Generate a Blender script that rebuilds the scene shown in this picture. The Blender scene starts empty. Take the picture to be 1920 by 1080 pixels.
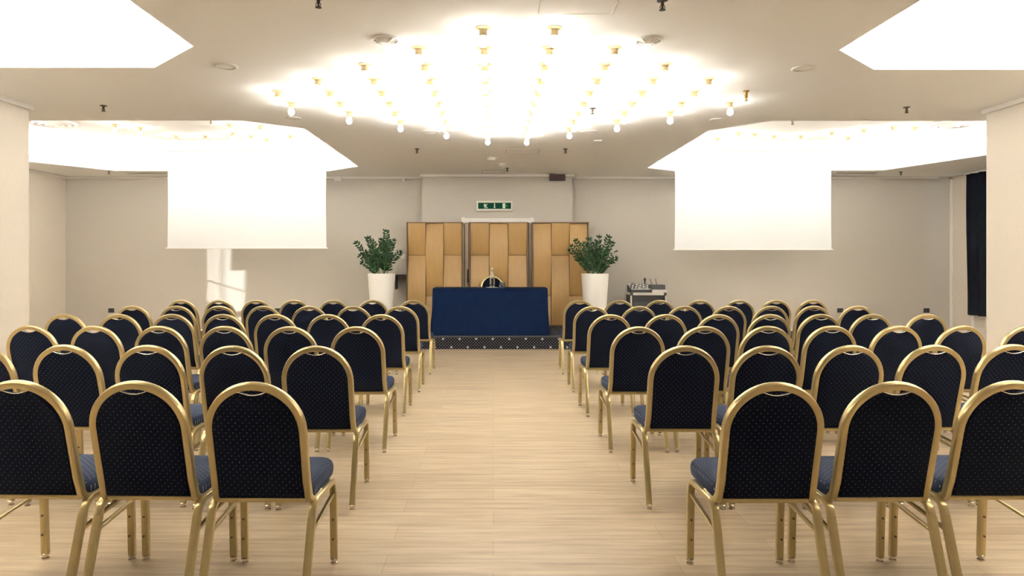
import bpy, bmesh, math, random
from mathutils import Vector, Matrix
random.seed(7)
PI = math.pi
sc = bpy.context.scene
COL = sc.collection

# ------------------------------------------------------------------ camera
F = 1280.0; CX = 925.0; CY = 491.0; H = 1.39
cam = bpy.data.cameras.new('camera'); camo = bpy.data.objects.new('camera', cam); COL.objects.link(camo)
cam.sensor_width = 36; cam.lens = 36 * F / 1920
cam.shift_x = (960 - CX) / 1920; cam.shift_y = -(540 - CY) / 1920
cam.clip_start = 0.05
camo.location = (0, 0, H); camo.rotation_euler = (PI / 2, 0, 0)
sc.camera = camo

# ------------------------------------------------------------------ world, sun, exposure
w = bpy.data.worlds.new('world'); sc.world = w; w.use_nodes = True
w.node_tree.nodes['Background'].inputs[0].default_value = (0.62, 0.78, 1.0, 1)
w.node_tree.nodes['Background'].inputs[1].default_value = 3.0
GAP_Y = 9.60
sdir = Vector((-4.92, 12.9, 1.05)) - Vector((8.65, GAP_Y, 1.78))
sun = bpy.data.lights.new('sun', 'SUN'); sun.energy = 6.5; sun.angle = 0.002; sun.color = (0.93, 0.97, 1.0)
suno = bpy.data.objects.new('sun', sun); COL.objects.link(suno)
suno.location = (20, 5, 4); suno.rotation_euler = sdir.to_track_quat('-Z', 'Y').to_euler()
sc.view_settings.view_transform = 'Standard'; sc.view_settings.look = 'None'
sc.view_settings.gamma = 1; sc.view_settings.use_curve_mapping = False
sc.view_settings.exposure = 1.24
BULB = 42.0       # emission of the bare bulbs
TUBE_FAR = 53.0; TUBE_NEAR = 105.0       # emission of the tubes in the ceiling coves
WARM = (1.0, 0.965, 0.89)
CTUBE = (1.0, 0.985, 0.94)

def at(px, py, Y):            # photo pixel at a depth
    return Vector(((px - CX) * Y / F, Y, H + (CY - py) * Y / F))
def onz(px, py, z):           # photo pixel on a horizontal plane
    Y = (z - H) * F / (CY - py)
    return Vector(((px - CX) * Y / F, Y, z))

# ------------------------------------------------------------------ materials
def mat(name, color, rough=0.6, metal=0.0, spec=0.5, emit=None, estr=0.0, sheen=0.0):
    m = bpy.data.materials.new(name); m.use_nodes = True
    b = m.node_tree.nodes['Principled BSDF']
    b.inputs['Base Color'].default_value = (*color, 1)
    b.inputs['Roughness'].default_value = rough
    b.inputs['Metallic'].default_value = metal
    b.inputs['Specular IOR Level'].default_value = spec
    if sheen: b.inputs['Sheen Weight'].default_value = sheen
    if emit:
        b.inputs['Emission Color'].default_value = (*emit, 1)
        b.inputs['Emission Strength'].default_value = estr
    return m
def N(m, t, **kw):
    n = m.node_tree.nodes.new(t)
    for k, v in kw.items(): setattr(n, k, v)
    return n
def L(m, a, b): m.node_tree.links.new(a, b)
def bsdf(m): return m.node_tree.nodes['Principled BSDF']
def math_node(m, op, a, b=None, c=None):
    n = N(m, 'ShaderNodeMath', operation=op)
    for i, v in enumerate((a, b, c)):
        if v is None: continue
        if isinstance(v, (int, float)): n.inputs[i].default_value = v
        else: L(m, v, n.inputs[i])
    return n.outputs[0]
def mixcol(m, fac, a, b):
    n = N(m, 'ShaderNodeMix', data_type='RGBA')
    if isinstance(fac, (int, float)): n.inputs[0].default_value = fac
    else: L(m, fac, n.inputs[0])
    for i, v in ((6, a), (7, b)):
        if isinstance(v, tuple): n.inputs[i].default_value = (*v, 1)
        else: L(m, v, n.inputs[i])
    return n.outputs[2]
def noisy(m, c1, c2, scale, stretch=(1, 1, 1), bump=0.0, detail=4, coord='Object'):
    tc = N(m, 'ShaderNodeTexCoord'); mp = N(m, 'ShaderNodeMapping'); mp.inputs['Scale'].default_value = stretch
    L(m, tc.outputs[coord], mp.inputs[0])
    ns = N(m, 'ShaderNodeTexNoise'); ns.inputs['Scale'].default_value = scale; ns.inputs['Detail'].default_value = detail
    L(m, mp.outputs[0], ns.inputs['Vector'])
    L(m, mixcol(m, ns.outputs[0], c1, c2), bsdf(m).inputs['Base Color'])
    if bump:
        bp = N(m, 'ShaderNodeBump'); bp.inputs['Strength'].default_value = bump; bp.inputs['Distance'].default_value = 0.002
        L(m, ns.outputs[0], bp.inputs['Height']); L(m, bp.outputs[0], bsdf(m).inputs['Normal'])
    return m

M = {}
M['ceil'] = noisy(mat('ceiling_paint', (.8, .73, .66), .85), (.94, .935, .92), (.965, .96, .945), 3)
M['cove'] = mat('cove_paint', (.90, .87, .82), .85)
M['wall'] = noisy(mat('taupe_wallpaper', (.5, .45, .4), .85), (.53, .49, .43), (.60, .555, .49), 60, (1, 1, .35), .15)
M['walls'] = noisy(mat('cream_wallpaper', (.8, .7, .6), .8), (.67, .60, .51), (.72, .65, .56), 50, (1, 1, .35), .1)
M['trim'] = mat('white_trim', (.86, .82, .77), .5)
M['gold'] = noisy(mat('gold_metal', (.7, .55, .27), .28, .75), (.44, .355, .17), (.51, .42, .225), 30)
M['steel'] = mat('nickel_steel', (.62, .56, .46), .25, .9)
M['bolt'] = mat('dark_bolt', (.10, .07, .04), .5, .4)
M['silver'] = mat('brushed_aluminium', (.72, .71, .69), .35, .8)
M['bronze'] = mat('champagne_aluminium', (.36, .28, .20), .4, .5)
M['black'] = mat('black_plastic', (.012, .012, .013), .45)
M['darkgrey'] = mat('dark_grey_metal', (.05, .05, .055), .5)
M['whitep'] = mat('white_plastic', (.82, .80, .76), .4)
M['pot'] = mat('white_glazed_pot', (.87, .84, .78), .35)
M['soil'] = noisy(mat('potting_soil', (.03, .02, .015), .95), (.02, .015, .01), (.07, .045, .03), 40)
M['screen'] = mat('screen_fabric', (.80, .812, .825), .9)
M['cloth'] = noisy(mat('blue_cloth', (.012, .03, .10), .9, spec=.12), (.002, .008, .032), (.004, .014, .050), 9)
M['curtain'] = noisy(mat('curtain_fabric', (.012, .016, .03), .85, spec=.15), (.003, .004, .008), (.007, .009, .016), 12)
M['leaf'] = noisy(mat('leaf_green', (.03, .10, .03), .4, spec=.25), (.004, .020, .006), (.016, .060, .012), 14)
M['stem'] = mat('plant_stem', (.07, .16, .04), .5)
M['cream'] = mat('cream_ceramic', (.42, .32, .16), .5)
M['brass'] = mat('aged_brass', (.45, .30, .10), .35, .8)
M['green'] = mat('exit_green', (.004, .06, .032), .6, spec=.1)
M['pict'] = mat('pictogram_white', (.70, .85, .68), .5)
M['housing'] = mat('worn_sign_housing', (.74, .71, .60), .45)
M['red'] = mat('dark_red_panel', (.055, .008, .008), .3)
M['bulb'] = mat('lit_bulb', (1, 1, 1), .3, emit=WARM, estr=BULB)
M['cbulb'] = mat('lit_cove_bulb', (1, 1, 1), .3, emit=WARM, estr=BULB * .6)
M['tube_far'] = mat('lit_tube', (1, 1, 1), .3, emit=CTUBE, estr=TUBE_FAR)
M['tube_near'] = mat('lit_bright_tube', (1, 1, 1), .3, emit=CTUBE, estr=TUBE_NEAR)
M['paper'] = mat('paper', (.8, .8, .78), .8)
def glassmat(name, tint=(1, 1, 1), fac=.12):
    m = bpy.data.materials.new(name); m.use_nodes = True; nt = m.node_tree; nt.nodes.clear()
    o = N(m, 'ShaderNodeOutputMaterial'); a = N(m, 'ShaderNodeBsdfTransparent'); g = N(m, 'ShaderNodeBsdfGlossy'); x = N(m, 'ShaderNodeMixShader')
    a.inputs[0].default_value = (*tint, 1); g.inputs['Roughness'].default_value = .03
    lw = N(m, 'ShaderNodeLayerWeight'); lw.inputs[0].default_value = fac + .2
    L(m, lw.outputs['Facing'], x.inputs[0]); L(m, a.outputs[0], x.inputs[1]); L(m, g.outputs[0], x.inputs[2]); L(m, x.outputs[0], o.inputs[0])
    return m
M['glass'] = glassmat('clear_glass', (.90, .95, .94), .58)
M['pane'] = glassmat('window_pane', (.97, .98, .98), -.1)

# oak laminate: planks laid across the aisle
def floor_mat():
    m = mat('oak_laminate', (.6, .45, .3), .38, spec=.45)
    tc = N(m, 'ShaderNodeTexCoord')
    br = N(m, 'ShaderNodeTexBrick'); L(m, tc.outputs['Object'], br.inputs['Vector'])
    br.offset = .37; br.inputs['Scale'].default_value = 1
    br.inputs['Brick Width'].default_value = 1.35; br.inputs['Row Height'].default_value = .19
    br.inputs['Mortar Size'].default_value = .0012; br.inputs['Mortar Smooth'].default_value = .1
    br.inputs['Color1'].default_value = (.525, .420, .292, 1); br.inputs['Color2'].default_value = (.605, .495, .350, 1)
    br.inputs['Mortar'].default_value = (.34, .26, .15, 1)
    mp = N(m, 'ShaderNodeMapping'); mp.inputs['Scale'].default_value = (1.1, 16, 1); L(m, tc.outputs['Object'], mp.inputs[0])
    ns = N(m, 'ShaderNodeTexNoise'); ns.inputs['Scale'].default_value = 1.6; ns.inputs['Detail'].default_value = 7; ns.inputs['Roughness'].default_value = .62
    L(m, mp.outputs[0], ns.inputs['Vector'])
    cr = N(m, 'ShaderNodeValToRGB'); L(m, ns.outputs[0], cr.inputs[0])
    cr.color_ramp.elements[0].position = .32; cr.color_ramp.elements[0].color = (.66, .61, .56, 1)
    cr.color_ramp.elements[1].position = .62; cr.color_ramp.elements[1].color = (1.04, 1.04, 1.05, 1)
    mx = N(m, 'ShaderNodeMix', data_type='RGBA', blend_type='MULTIPLY'); mx.inputs[0].default_value = 1
    L(m, br.outputs['Color'], mx.inputs[6]); L(m, cr.outputs[0], mx.inputs[7])
    L(m, mx.outputs[2], bsdf(m).inputs['Base Color'])
    L(m, math_node(m, 'MULTIPLY_ADD', ns.outputs[0], .18, .27), bsdf(m).inputs['Roughness'])
    return m
M['floor'] = floor_mat()

# woven fabric with a staggered grid of pin dots. axes: which object axes carry the grid
def dot_fabric(name, base, base2, dot, ax, pitch, rad, rough=.85, rosette=None):
    m = mat(name, base, rough, spec=.12)
    tc = N(m, 'ShaderNodeTexCoord'); sp = N(m, 'ShaderNodeSeparateXYZ'); L(m, tc.outputs['Object'], sp.inputs[0])
    def mask(p, r, off=0.0):
        a = math_node(m, 'DIVIDE', math_node(m, 'ADD', sp.outputs[ax[0]], 10 + off), p)
        b = math_node(m, 'DIVIDE', math_node(m, 'ADD', sp.outputs[ax[1]], 10 + off * .6), p)
        u = math_node(m, 'ADD', a, b); v = math_node(m, 'SUBTRACT', a, b)
        du = math_node(m, 'SUBTRACT', math_node(m, 'FRACT', u), .5)
        dv = math_node(m, 'SUBTRACT', math_node(m, 'FRACT', math_node(m, 'ADD', v, 100)), .5)
        d = math_node(m, 'SQRT', math_node(m, 'ADD', math_node(m, 'MULTIPLY', du, du), math_node(m, 'MULTIPLY', dv, dv)))
        return math_node(m, 'LESS_THAN', d, r / p * 1.414)
    ns = N(m, 'ShaderNodeTexNoise'); ns.inputs['Scale'].default_value = 300; L(m, tc.outputs['Object'], ns.inputs['Vector'])
    c = mixcol(m, ns.outputs[0], base, base2)
    c = mixcol(m, mask(pitch, rad), c, dot)
    if rosette: c = mixcol(m, mask(rosette[0], rosette[1], .15), c, rosette[2])
    L(m, c, bsdf(m).inputs['Base Color'])
    return m
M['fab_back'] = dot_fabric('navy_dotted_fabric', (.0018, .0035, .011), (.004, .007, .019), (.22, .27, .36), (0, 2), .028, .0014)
M['fab_seat_lit'] = dot_fabric('navy_dotted_fabric_lit', (.014, .021, .045), (.034, .043, .072), (.34, .38, .46), (0, 1), .028, .0016)  # same fabric as the backs, light falling on the seats painted in
M['carpet'] = dot_fabric('black_patterned_carpet', (.008, .008, .012), (.02, .02, .026), (.40, .40, .40), (0, 2), .046, .0052, .95, (.26, .018, (.36, .36, .36)))
M['carpet_top'] = dot_fabric('black_patterned_carpet_top', (.012, .012, .018), (.028, .028, .036), (.24, .24, .25), (0, 1), .046, .0048, .95, (.26, .014, (.26, .26, .28)))
M['wood'] = noisy(mat('honey_veneer', (.6, .4, .18), .42), (.42, .25, .085), (.53, .335, .125), 2.5, (10, 10, .8))
M['woodedge'] = mat('dark_veneer_edge', (.16, .09, .035), .5)

# ------------------------------------------------------------------ mesh helpers
class MB:
    def __init__(s): s.v = []; s.f = []; s.mi = []; s.cur = 0
    def add(s, vs, fs):
        o = len(s.v); s.v += [tuple(v) for v in vs]; s.f += [tuple(i + o for i in f) for f in fs]; s.mi += [s.cur] * len(fs)
    def box(s, x0, x1, y0, y1, z0, z1):
        s.add([(x0, y0, z0), (x1, y0, z0), (x1, y1, z0), (x0, y1, z0), (x0, y0, z1), (x1, y0, z1), (x1, y1, z1), (x0, y1, z1)],
              [(3, 2, 1, 0), (4, 5, 6, 7), (0, 1, 5, 4), (1, 2, 6, 5), (2, 3, 7, 6), (3, 0, 4, 7)])
    def rings(s, rs, cap0=True, cap1=True, closed=True):
        n = len(rs[0]); vs = [p for r in rs for p in r]; fs = []
        for i in range(len(rs) - 1):
            for j in range(n if closed else n - 1):
                k = (j + 1) % n
                fs.append((i * n + j, i * n + k, (i + 1) * n + k, (i + 1) * n + j))
        if cap0: fs.append(tuple(range(n - 1, -1, -1)))
        if cap1: fs.append(tuple((len(rs) - 1) * n + j for j in range(n)))
        s.add(vs, fs)
    def lathe(s, prof, n=20, c=(0, 0, 0), cap0=True, cap1=True):   # prof: (r, z)
        s.rings([[(c[0] + r * math.cos(2 * PI * j / n), c[1] + r * math.sin(2 * PI * j / n), c[2] + z) for j in range(n)] for r, z in prof], cap0, cap1)
    def sweep(s, path, w, t, ref, bev=.3, round_=False, n=10, cap=True, taper=None):
        # parallel transported tube; w along ref, t across
        P = [Vector(p) for p in path]; rs = []
        T = []
        for i in range(len(P)):
            a = P[max(i - 1, 0)]; b = P[min(i + 1, len(P) - 1)]; T.append((b - a).normalized())
        r = Vector(ref); r = (r - T[0] * r.dot(T[0])).normalized()
        for i, p in enumerate(P):
            if i: r = T[i - 1].rotation_difference(T[i]) @ r
            r = (r - T[i] * r.dot(T[i])).normalized(); q = T[i].cross(r)
            k = taper[i] if taper else 1
            a, b = w / 2 * k, t / 2 * k
            if round_: pr = [(a * math.cos(2 * PI * j / n), b * math.sin(2 * PI * j / n)) for j in range(n)]
            else:
                c = min(a, b) * bev
                pr = [(a, -b + c), (a, b - c), (a - c * .3, b - c * .3), (a - c, b), (-a + c, b), (-a + c * .3, b - c * .3), (-a, b - c), (-a, -b + c), (-a + c * .3, -b + c * .3), (-a + c, -b), (a - c, -b), (a - c * .3, -b + c * .3)]
            rs.append([p + r * x + q * y for x, y in pr])
        s.rings(rs, cap, cap)
    def build(s, name, mats, parent=None, smooth=False, bevel=0):
        me = bpy.data.meshes.new(name); me.from_pydata(s.v, [], s.f); me.update()
        if not isinstance(mats, (list, tuple)): mats = [mats]
        for m in mats: me.materials.append(m)
        for p, i in zip(me.polygons, s.mi): p.material_index = i
        bm = bmesh.new(); bm.from_mesh(me); bmesh.ops.recalc_face_normals(bm, faces=bm.faces[:]); bm.to_mesh(me); bm.free()
        if smooth:
            for p in me.polygons: p.use_smooth = True
            me.set_sharp_from_angle(angle=math.radians(38))
        o = bpy.data.objects.new(name, me); COL.objects.link(o)
        if parent: o.parent = parent
        if bevel:
            md = o.modifiers.new('bevel', 'BEVEL'); md.width = bevel; md.segments = 2; md.limit_method = 'ANGLE'
        return o
def tag(o, label=None, cat=None, group=None, kind=None):
    if label: o['label'] = label
    if cat: o['category'] = cat
    if group: o['group'] = group
    if kind: o['kind'] = kind
    return o
def empty(name, loc=(0, 0, 0), rz=0, label=None, cat=None, group=None):
    o = bpy.data.objects.new(name, None); COL.objects.link(o); o.location = loc; o.rotation_euler = (0, 0, rz)
    o.empty_display_size = .1
    return tag(o, label, cat, group)
def copy_tree(o, parent=None):
    c = o.copy(); COL.objects.link(c)
    if parent: c.parent = parent
    for ch in list(o.children): copy_tree(ch, c)
    return c
def arc(cx, cy, r, a0, a1, n):
    return [(cx + r * math.cos(a0 + (a1 - a0) * i / n), cy + r * math.sin(a0 + (a1 - a0) * i / n)) for i in range(n + 1)]
ORD = ['first', 'second', 'third', 'fourth', 'fifth', 'sixth', 'seventh', 'eighth', 'ninth', 'tenth', 'eleventh', 'twelfth']

# ------------------------------------------------------------------ the room
CZ = 3.0; CT = 3.42; LIP = .12
XL, XR = -8.08, 8.65       # outer walls
XIL, XIR = -4.77, 5.20     # near side walls
YB = 12.90; YF = -3.0
YPL, YPR = 7.01, 7.20      # ends of the near side walls
def struct(mb, name, m, **k):
    o = mb.build(name, m, **k); tag(o, kind='structure'); return o

b = MB(); b.box(XL - .1, XR + .1, YF - .1, YB + .1, -.05, 0); struct(b, 'floor', M['floor'])
b = MB(); b.box(XL - .1, XR + .1, YB, YB + .12, 0, CZ + .02); struct(b, 'wall_back', M['wall'])
BX0, BX1 = at(791, 0, 12.57).x, at(1073, 0, 12.57).x
b = MB(); b.box(BX0, BX1, 12.57, YB, 0, CZ); struct(b, 'wall_center', M['wall'])
b = MB(); b.box(XL - .12, XL, YPL - .1, YB, 0, CZ + .02); struct(b, 'wall_left', M['walls'])
b = MB(); b.box(XL, XIL, YF, YPL, 0, CZ); struct(b, 'wall_near_left', M['walls'])
b = MB(); b.box(XIR, XR, YF, YPR, 0, CZ); struct(b, 'wall_near_right', M['walls'])
b = MB(); b.box(XIL, XIR, YF - .1, YF, 0, CZ); struct(b, 'wall_front', M['walls'])
# right wall with a window opening
WY0, WY1, WZ0, WZ1 = 7.7, 12.15, .45, 2.75
b = MB()
b.box(XR, XR + .2, YPR - .1, WY0, 0, CZ + .02); b.box(XR, XR + .2, WY1, YB + .1, 0, CZ + .02)
b.box(XR, XR + .2, WY0, WY1, 0, WZ0); b.box(XR, XR + .2, WY0, WY1, WZ1, CZ + .02)
struct(b, 'wall_right', M['walls'])
win = MB()
for y in (WY0, WY0 + .72, WY0 + 1.44, WY0 + 2.30, WY0 + 3.3, WY1 - .06): win.box(XR + .08, XR + .14, y, y + .06, WZ0, WZ1)
for y in (9.478, 9.512, 9.53): win.box(XR + .10, XR + .12, y, y + .004, WZ0, WZ1)  # thin bars added to stripe the sun patch on the far wall
for z in (WZ0, WZ1 - .06): win.box(XR + .08, XR + .14, WY0, WY1, z, z + .06)
wino = struct(win, 'window_1', M['trim'])
b = MB(); b.box(XR + .105, XR + .112, WY0 + .05, WY1 - .05, WZ0 + .05, WZ1 - .05); b.build('pane', M['pane'], wino)
b = MB(); b.box(XR - .03, XR + .08, WY0 - .03, WY1 + .03, WZ0 - .035, WZ0 - .001); b.build('window_sill', M['trim'], wino)

COVES = [
 [(-2.28, 8.24), (-2.28, 11.52), (-2.92, 12.12), (-6.7, 12.08), (-7.48, 10.95), (-7.48, 8.6), (-6.9, 7.78), (-2.86, 7.78)],
 [(2.64, 8.38), (3.17, 7.80), (6.9, 7.80), (7.6, 8.5), (7.62, 9.6), (7.44, 10.3), (6.87, 12.0), (3.25, 12.12), (2.64, 11.70)],
 [(-2.24, 1.9), (-2.24, 5.10), (-2.81, 5.66), (-4.2, 5.66), (-4.6, 5.3), (-4.6, 1.7), (-4.2, 1.3), (-2.8, 1.3)],
 [(2.63, 1.9), (3.2, 1.3), (4.6, 1.3), (5.05, 1.7), (5.05, 5.3), (4.65, 5.72), (3.19, 5.72), (2.63, 5.19)]]
def offset_poly(p, d):
    n = len(p); A = sum(p[i][0] * p[(i + 1) % n][1] - p[(i + 1) % n][0] * p[i][1] for i in range(n)); sg = 1 if A > 0 else -1
    out = []
    for i in range(n):
        a, q, c = Vector(p[i - 1]), Vector(p[i]), Vector(p[(i + 1) % n])
        e1 = (q - a).normalized(); e2 = (c - q).normalized()
        n1 = Vector((e1.y, -e1.x)) * sg; n2 = Vector((e2.y, -e2.x)) * sg
        m_ = (n1 + n2).normalized(); out.append(tuple(q + m_ * d / max(m_.dot(n1), .3)))
    return out
bm = bmesh.new()
def loop(pts, z):
    vs = [bm.verts.new((x, y, z)) for x, y in pts]
    return vs, [bm.edges.new((vs[i], vs[(i + 1) % len(vs)])) for i in range(len(vs))]
oe = loop([(XL - .1, YF - .1), (XR + .2, YF - .1), (XR + .2, YB + .1), (XL - .1, YB + .1)], CZ)[1]
low = []
for c in COVES:
    vs, es = loop(c, CZ); oe += es; low.append(vs)
bmesh.ops.triangle_fill(bm, use_beauty=True, use_dissolve=False, edges=oe)
def cen_in(f):
    c = f.calc_center_median(); 
    for p in COVES:
        ins = False
        for i in range(len(p)):
            (x1, y1), (x2, y2) = p[i], p[i - 1]
            if (y1 > c.y) != (y2 > c.y) and c.x < (x2 - x1) * (c.y - y1) / (y2 - y1) + x1: ins = not ins
        if ins: return True
    return False
bad = [f for f in bm.faces if cen_in(f)]
if bad: bmesh.ops.delete(bm, geom=bad, context='FACES_ONLY')
for f in bm.faces: f.material_index = 0
for c, lv in zip(COVES, low):
    n = len(c); oc = offset_poly(c, .16)
    r1 = [bm.verts.new((x, y, CZ + LIP)) for x, y in c]
    r2 = [bm.verts.new((x, y, CZ + LIP)) for x, y in oc]
    r3 = [bm.verts.new((x, y, CT)) for x, y in oc]
    for A, B in ((lv, r1), (r1, r2), (r2, r3)):
        for i in range(n):
            f = bm.faces.new((A[i], A[(i + 1) % n], B[(i + 1) % n], B[i])); f.material_index = 1
    f = bm.faces.new(r3); f.material_index = 1
me = bpy.data.meshes.new('ceiling'); bmesh.ops.recalc_face_normals(bm, faces=bm.faces[:]); bm.to_mesh(me); bm.free()
me.materials.append(M['ceil']); me.materials.append(M['cove'])
ceil = bpy.data.objects.new('ceiling', me); COL.objects.link(ceil); tag(ceil, kind='structure')

# light tubes lying on the cove ledges
cn = ['far left', 'far right', 'near left', 'near right']
sides = ['inner', 'back', 'outer', 'front', 'corner']
for ci, c in enumerate(COVES):
    tp = offset_poly(c, .085); n = len(c)
    b = MB()
    for i in range(n):
        p, q = Vector(tp[i]), Vector(tp[(i + 1) % n]); d = (q - p).normalized()
        b.sweep([(*(p + d * .03), CZ + LIP + .02), (*(q - d * .03), CZ + LIP + .02)], .028, .028, (0, 0, 1), round_=True, n=8)
    o = b.build('light_tube', M['tube_far'] if ci < 2 else M['tube_near'], smooth=True)
    tag(o, f'lit white light strip on the ledge inside the {cn[ci]} ceiling recess', 'strip light', 'strip lights hidden in the ceiling recesses')

# mouldings and skirtings
ti = [0]
def trim(x0, x1, y0, y1, z0, z1, nm='trim'):
    ti[0] += 1
    b = MB(); b.box(x0, x1, y0, y1, z0, z1)
    return struct(b, f'trim_{ti[0]}' if nm == 'trim' else nm, M['trim'], bevel=.006)
trim(XL, BX0, YB - .035, YB, CZ - .045, CZ); trim(BX1, XR - .25, YB - .035, YB, CZ - .045, CZ)
trim(BX0 - .035, BX1 + .035, 12.535, 12.57, CZ - .045, CZ)
trim(XL, XL + .035, YPL, YB - .035, CZ - .045, CZ)
trim(XIL, XIL + .035, YF, YPL + .035, CZ - .05, CZ); trim(XIR - .035, XIR, YF, YPR + .035, CZ - .05, CZ)
trim(XL + .035, XIL, YPL, YPL + .035, CZ - .05, CZ); trim(XIR, XR, YPR, YPR + .035, CZ - .05, CZ)
trim(XR - .03, XR, YB - .06, YB, .12, CZ - .05)
trim(XR - .03, XR, WY1 + .1, WY1 + .17, .12, CZ - .05)
trim(XL, -1.75, YB - .015, YB, 0, .12, 'baseboard_back_left'); trim(1.95, XR, YB - .015, YB, 0, .12, 'baseboard_back_right')
trim(XL, XL + .015, YPL, YB - .015, 0, .12, 'baseboard_left'); trim(XIL, XIL + .015, YF, YPL, 0, .12, 'baseboard_near_left')
trim(XIR - .015, XIR, YF, YPR, 0, .12, 'baseboard_near_right'); trim(XR - .015, XR, YPR, YB - .06, 0, .12, 'baseboard_right')

# ------------------------------------------------------------------ banquet chair
def lean(z): return .125 * (1 - (z - .41) / .51)        # depth of the back at a height
AW, AR = .187, .185                                      # half width to tube centre, arch rise
def back_path():
    half = [(-.196, .26, .405), (-.196, .20, .403), (-.194, .165, .405), (-.191, .140, .413), (-.189, .124, .432), (-.188, .116, .46)]
    for z in (.50, .56, .62, .68, .7175): half.append((-AW, lean(z), z))
    n = 12
    top = [(-AW * math.cos(PI * i / (2 * n)), .7175 + AR * math.sin(PI * i / (2 * n))) for i in range(1, n + 1)]
    half += [(x, lean(z), z) for x, z in top]
    return half + [(-x, y, z) for x, y, z in half[-2::-1]]
def make_chair(name='banquet_chair'):
    t = empty(name)
    g = M['gold']
    b = MB(); b.sweep(back_path(), .030, .030, (0, 0, 1), bev=.45); b.build('back_frame', g, t, smooth=True)
    # cushion: outline inside the frame with a hand grip notch at the top
    iw, ir = AW - .011, AR - .011
    out = [(-iw, .425), (-iw, .50), (-iw, .60), (-iw, .66), (-iw, .7175)]
    pts = [(-iw * math.cos(PI * i / 40), .7175 + ir * math.sin(PI * i / 40)) for i in range(1, 40)]
    nw = .062; zn = .7175 + ir * math.sqrt(1 - (nw / iw) ** 2)
    for x, z in pts:
        if abs(x) < nw: z = zn - .016 * math.cos(PI * x / (2 * nw))
        out.append((x, z))
    out += [(iw, .7175), (iw, .66), (iw, .60), (iw, .50), (iw, .425)]
    cx, cz = 0, .64
    def ring(s, d): return [(x * s, lean(cz + (z - cz) * s) + d, cz + (z - cz) * s) for x, z in out]
    b = MB(); b.rings([ring(.90, -.017), ring(.965, -.015), ring(1, -.008), ring(1, .012), ring(.97, .024), ring(.90, .034), ring(.7, .040)])
    b.build('backrest', M['fab_back'], t, smooth=True)
    b = MB(); b.sweep([(x, lean(z) - .012, z + .001) for x, z in out if abs(x) <= nw + .008 and z > .8], .004, .004, (0, 1, 0), round_=True, n=6)
    b.build('grip_trim', M['steel'], t, smooth=True)
    b = MB(); b.sweep([(-.178, .132, .412), (.178, .132, .412)], .018, .018, (0, 0, 1)); b.build('crossbar', g, t, smooth=True)
    # seat cushion
    def outl(s):
        c = []
        def corner(x, y, r, a0):
            return [(x + r * math.cos(a0 + k * PI / 12), y + r * math.sin(a0 + k * PI / 12)) for k in range(7)]
        c += corner(.125, .475, .075, 0); c += corner(-.125, .475, .075, PI / 2)
        c += corner(-.175, .165, .03, PI); c += corner(.175, .165, .03, 1.5 * PI)
        yc = .34
        return [(x * s, yc + (y - yc) * s) for x, y in c]
    def sr(s, z, dy=0): return [(x, y + dy, z) for x, y in outl(s)]
    b = MB(); b.rings([sr(.94, .405), sr(.985, .410), sr(1.0, .425), sr(1.005, .445), sr(.985, .462), sr(.94, .473), sr(.8, .480), sr(.5, .484)])
    b.build('seat', M['fab_seat_lit'], t, smooth=True)
    # inverted-U side frames: front leg, rail, rear leg
    for s in (-1, 1):
        x = .206 * s
        fl = [(x, .475, .025), (x, .468, .20), (x, .460, .340)]
        b = MB(); b.sweep(fl, .024, .033, (0, 1, 0), bev=.4); b.cur = 1
        for z in (.12, .21): b.sweep([(x, .458 - .01 + (.475 - .468) * 0, z), (x, .4545, z)], .009, .009, (0, 0, 1), round_=True, n=8)
        lg = b.build('leg', [g, M['bolt']], t, smooth=True)
        b = MB(); b.lathe([(.012, .030), (.017, .024), (.017, .018), (.008, .014), (.008, .008), (.016, .006), (.017, 0)], 12, (x, .475, 0)); b.build('foot_cap', M['steel'], lg, smooth=True)
        rl = [(x, .0, .025), (x, .045, .16), (x, .09, .295), (x, .108, .350)]
        b = MB(); b.sweep(rl, .026, .033, (0, 1, 0), bev=.4); lg = b.build('leg', g, t, smooth=True)
        b = MB(); b.lathe([(.012, .030), (.017, .024), (.017, .018), (.008, .014), (.008, .008), (.016, .006), (.017, 0)], 12, (x, .0, 0)); b.build('foot_cap', M['steel'], lg, smooth=True)
        rp = [(x, .108, .350), (x, .118, .375), (x, .135, .393), (x, .165, .403), (x, .28, .400), (x, .405, .396), (x, .435, .390), (x, .453, .372), (x, .460, .340)]
        b = MB(); b.sweep(rp, .024, .031, (0, 1, 0), bev=.4); b.build('seat_rail', g, t, smooth=True)
        b = MB(); b.sweep([(x, .085, .288), (x, .30, .318), (x, .457, .318)][0:1] + [(x, .462, .33)], .012, .018, (0, 0, 1), bev=.4); b.build('side_brace', g, t, smooth=True)
    for yy, nm in ((.20, 'seat_crossbar'), (.40, 'seat_crossbar')):
        b = MB(); b.sweep([(-.2, yy, .394), (.2, yy, .394)], .018, .022, (0, 0, 1)); b.build(nm, g, t, smooth=True)
    return t
chair0 = make_chair(); used = [False]
ROWY = [2.68, 3.83, 4.98, 6.13, 7.28, 8.43]
LEFT = [[472, 250, 28], [591.5, 434, 275, 118, -44], [668, 542, 420, 297, 175, 54], [715, 614, 515, 417, 321, 221, 119],
        [750, 662, 579, 493, 410, 330, 247], [775, 698, 625, 551, 480, 410, 339]]
RIGHT = [[1458, 1682, 1903], [1286, 1441, 1599, 1755, 1902], [1198, 1322, 1441, 1561, 1686, 1807, 1930], [1145, 1249, 1348, 1445, 1540, 1637, 1740],
         [1111, 1199, 1284, 1367, 1447, 1527, 1609], [1087, 1162, 1237, 1313, 1387, 1456, 1525]]
rown = ['row nearest the camera', 'second row from the camera', 'third row from the camera', 'fourth row from the camera', 'fifth row from the camera', 'row nearest the stage']
DY = {}       # fine depth offsets per chair
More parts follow.
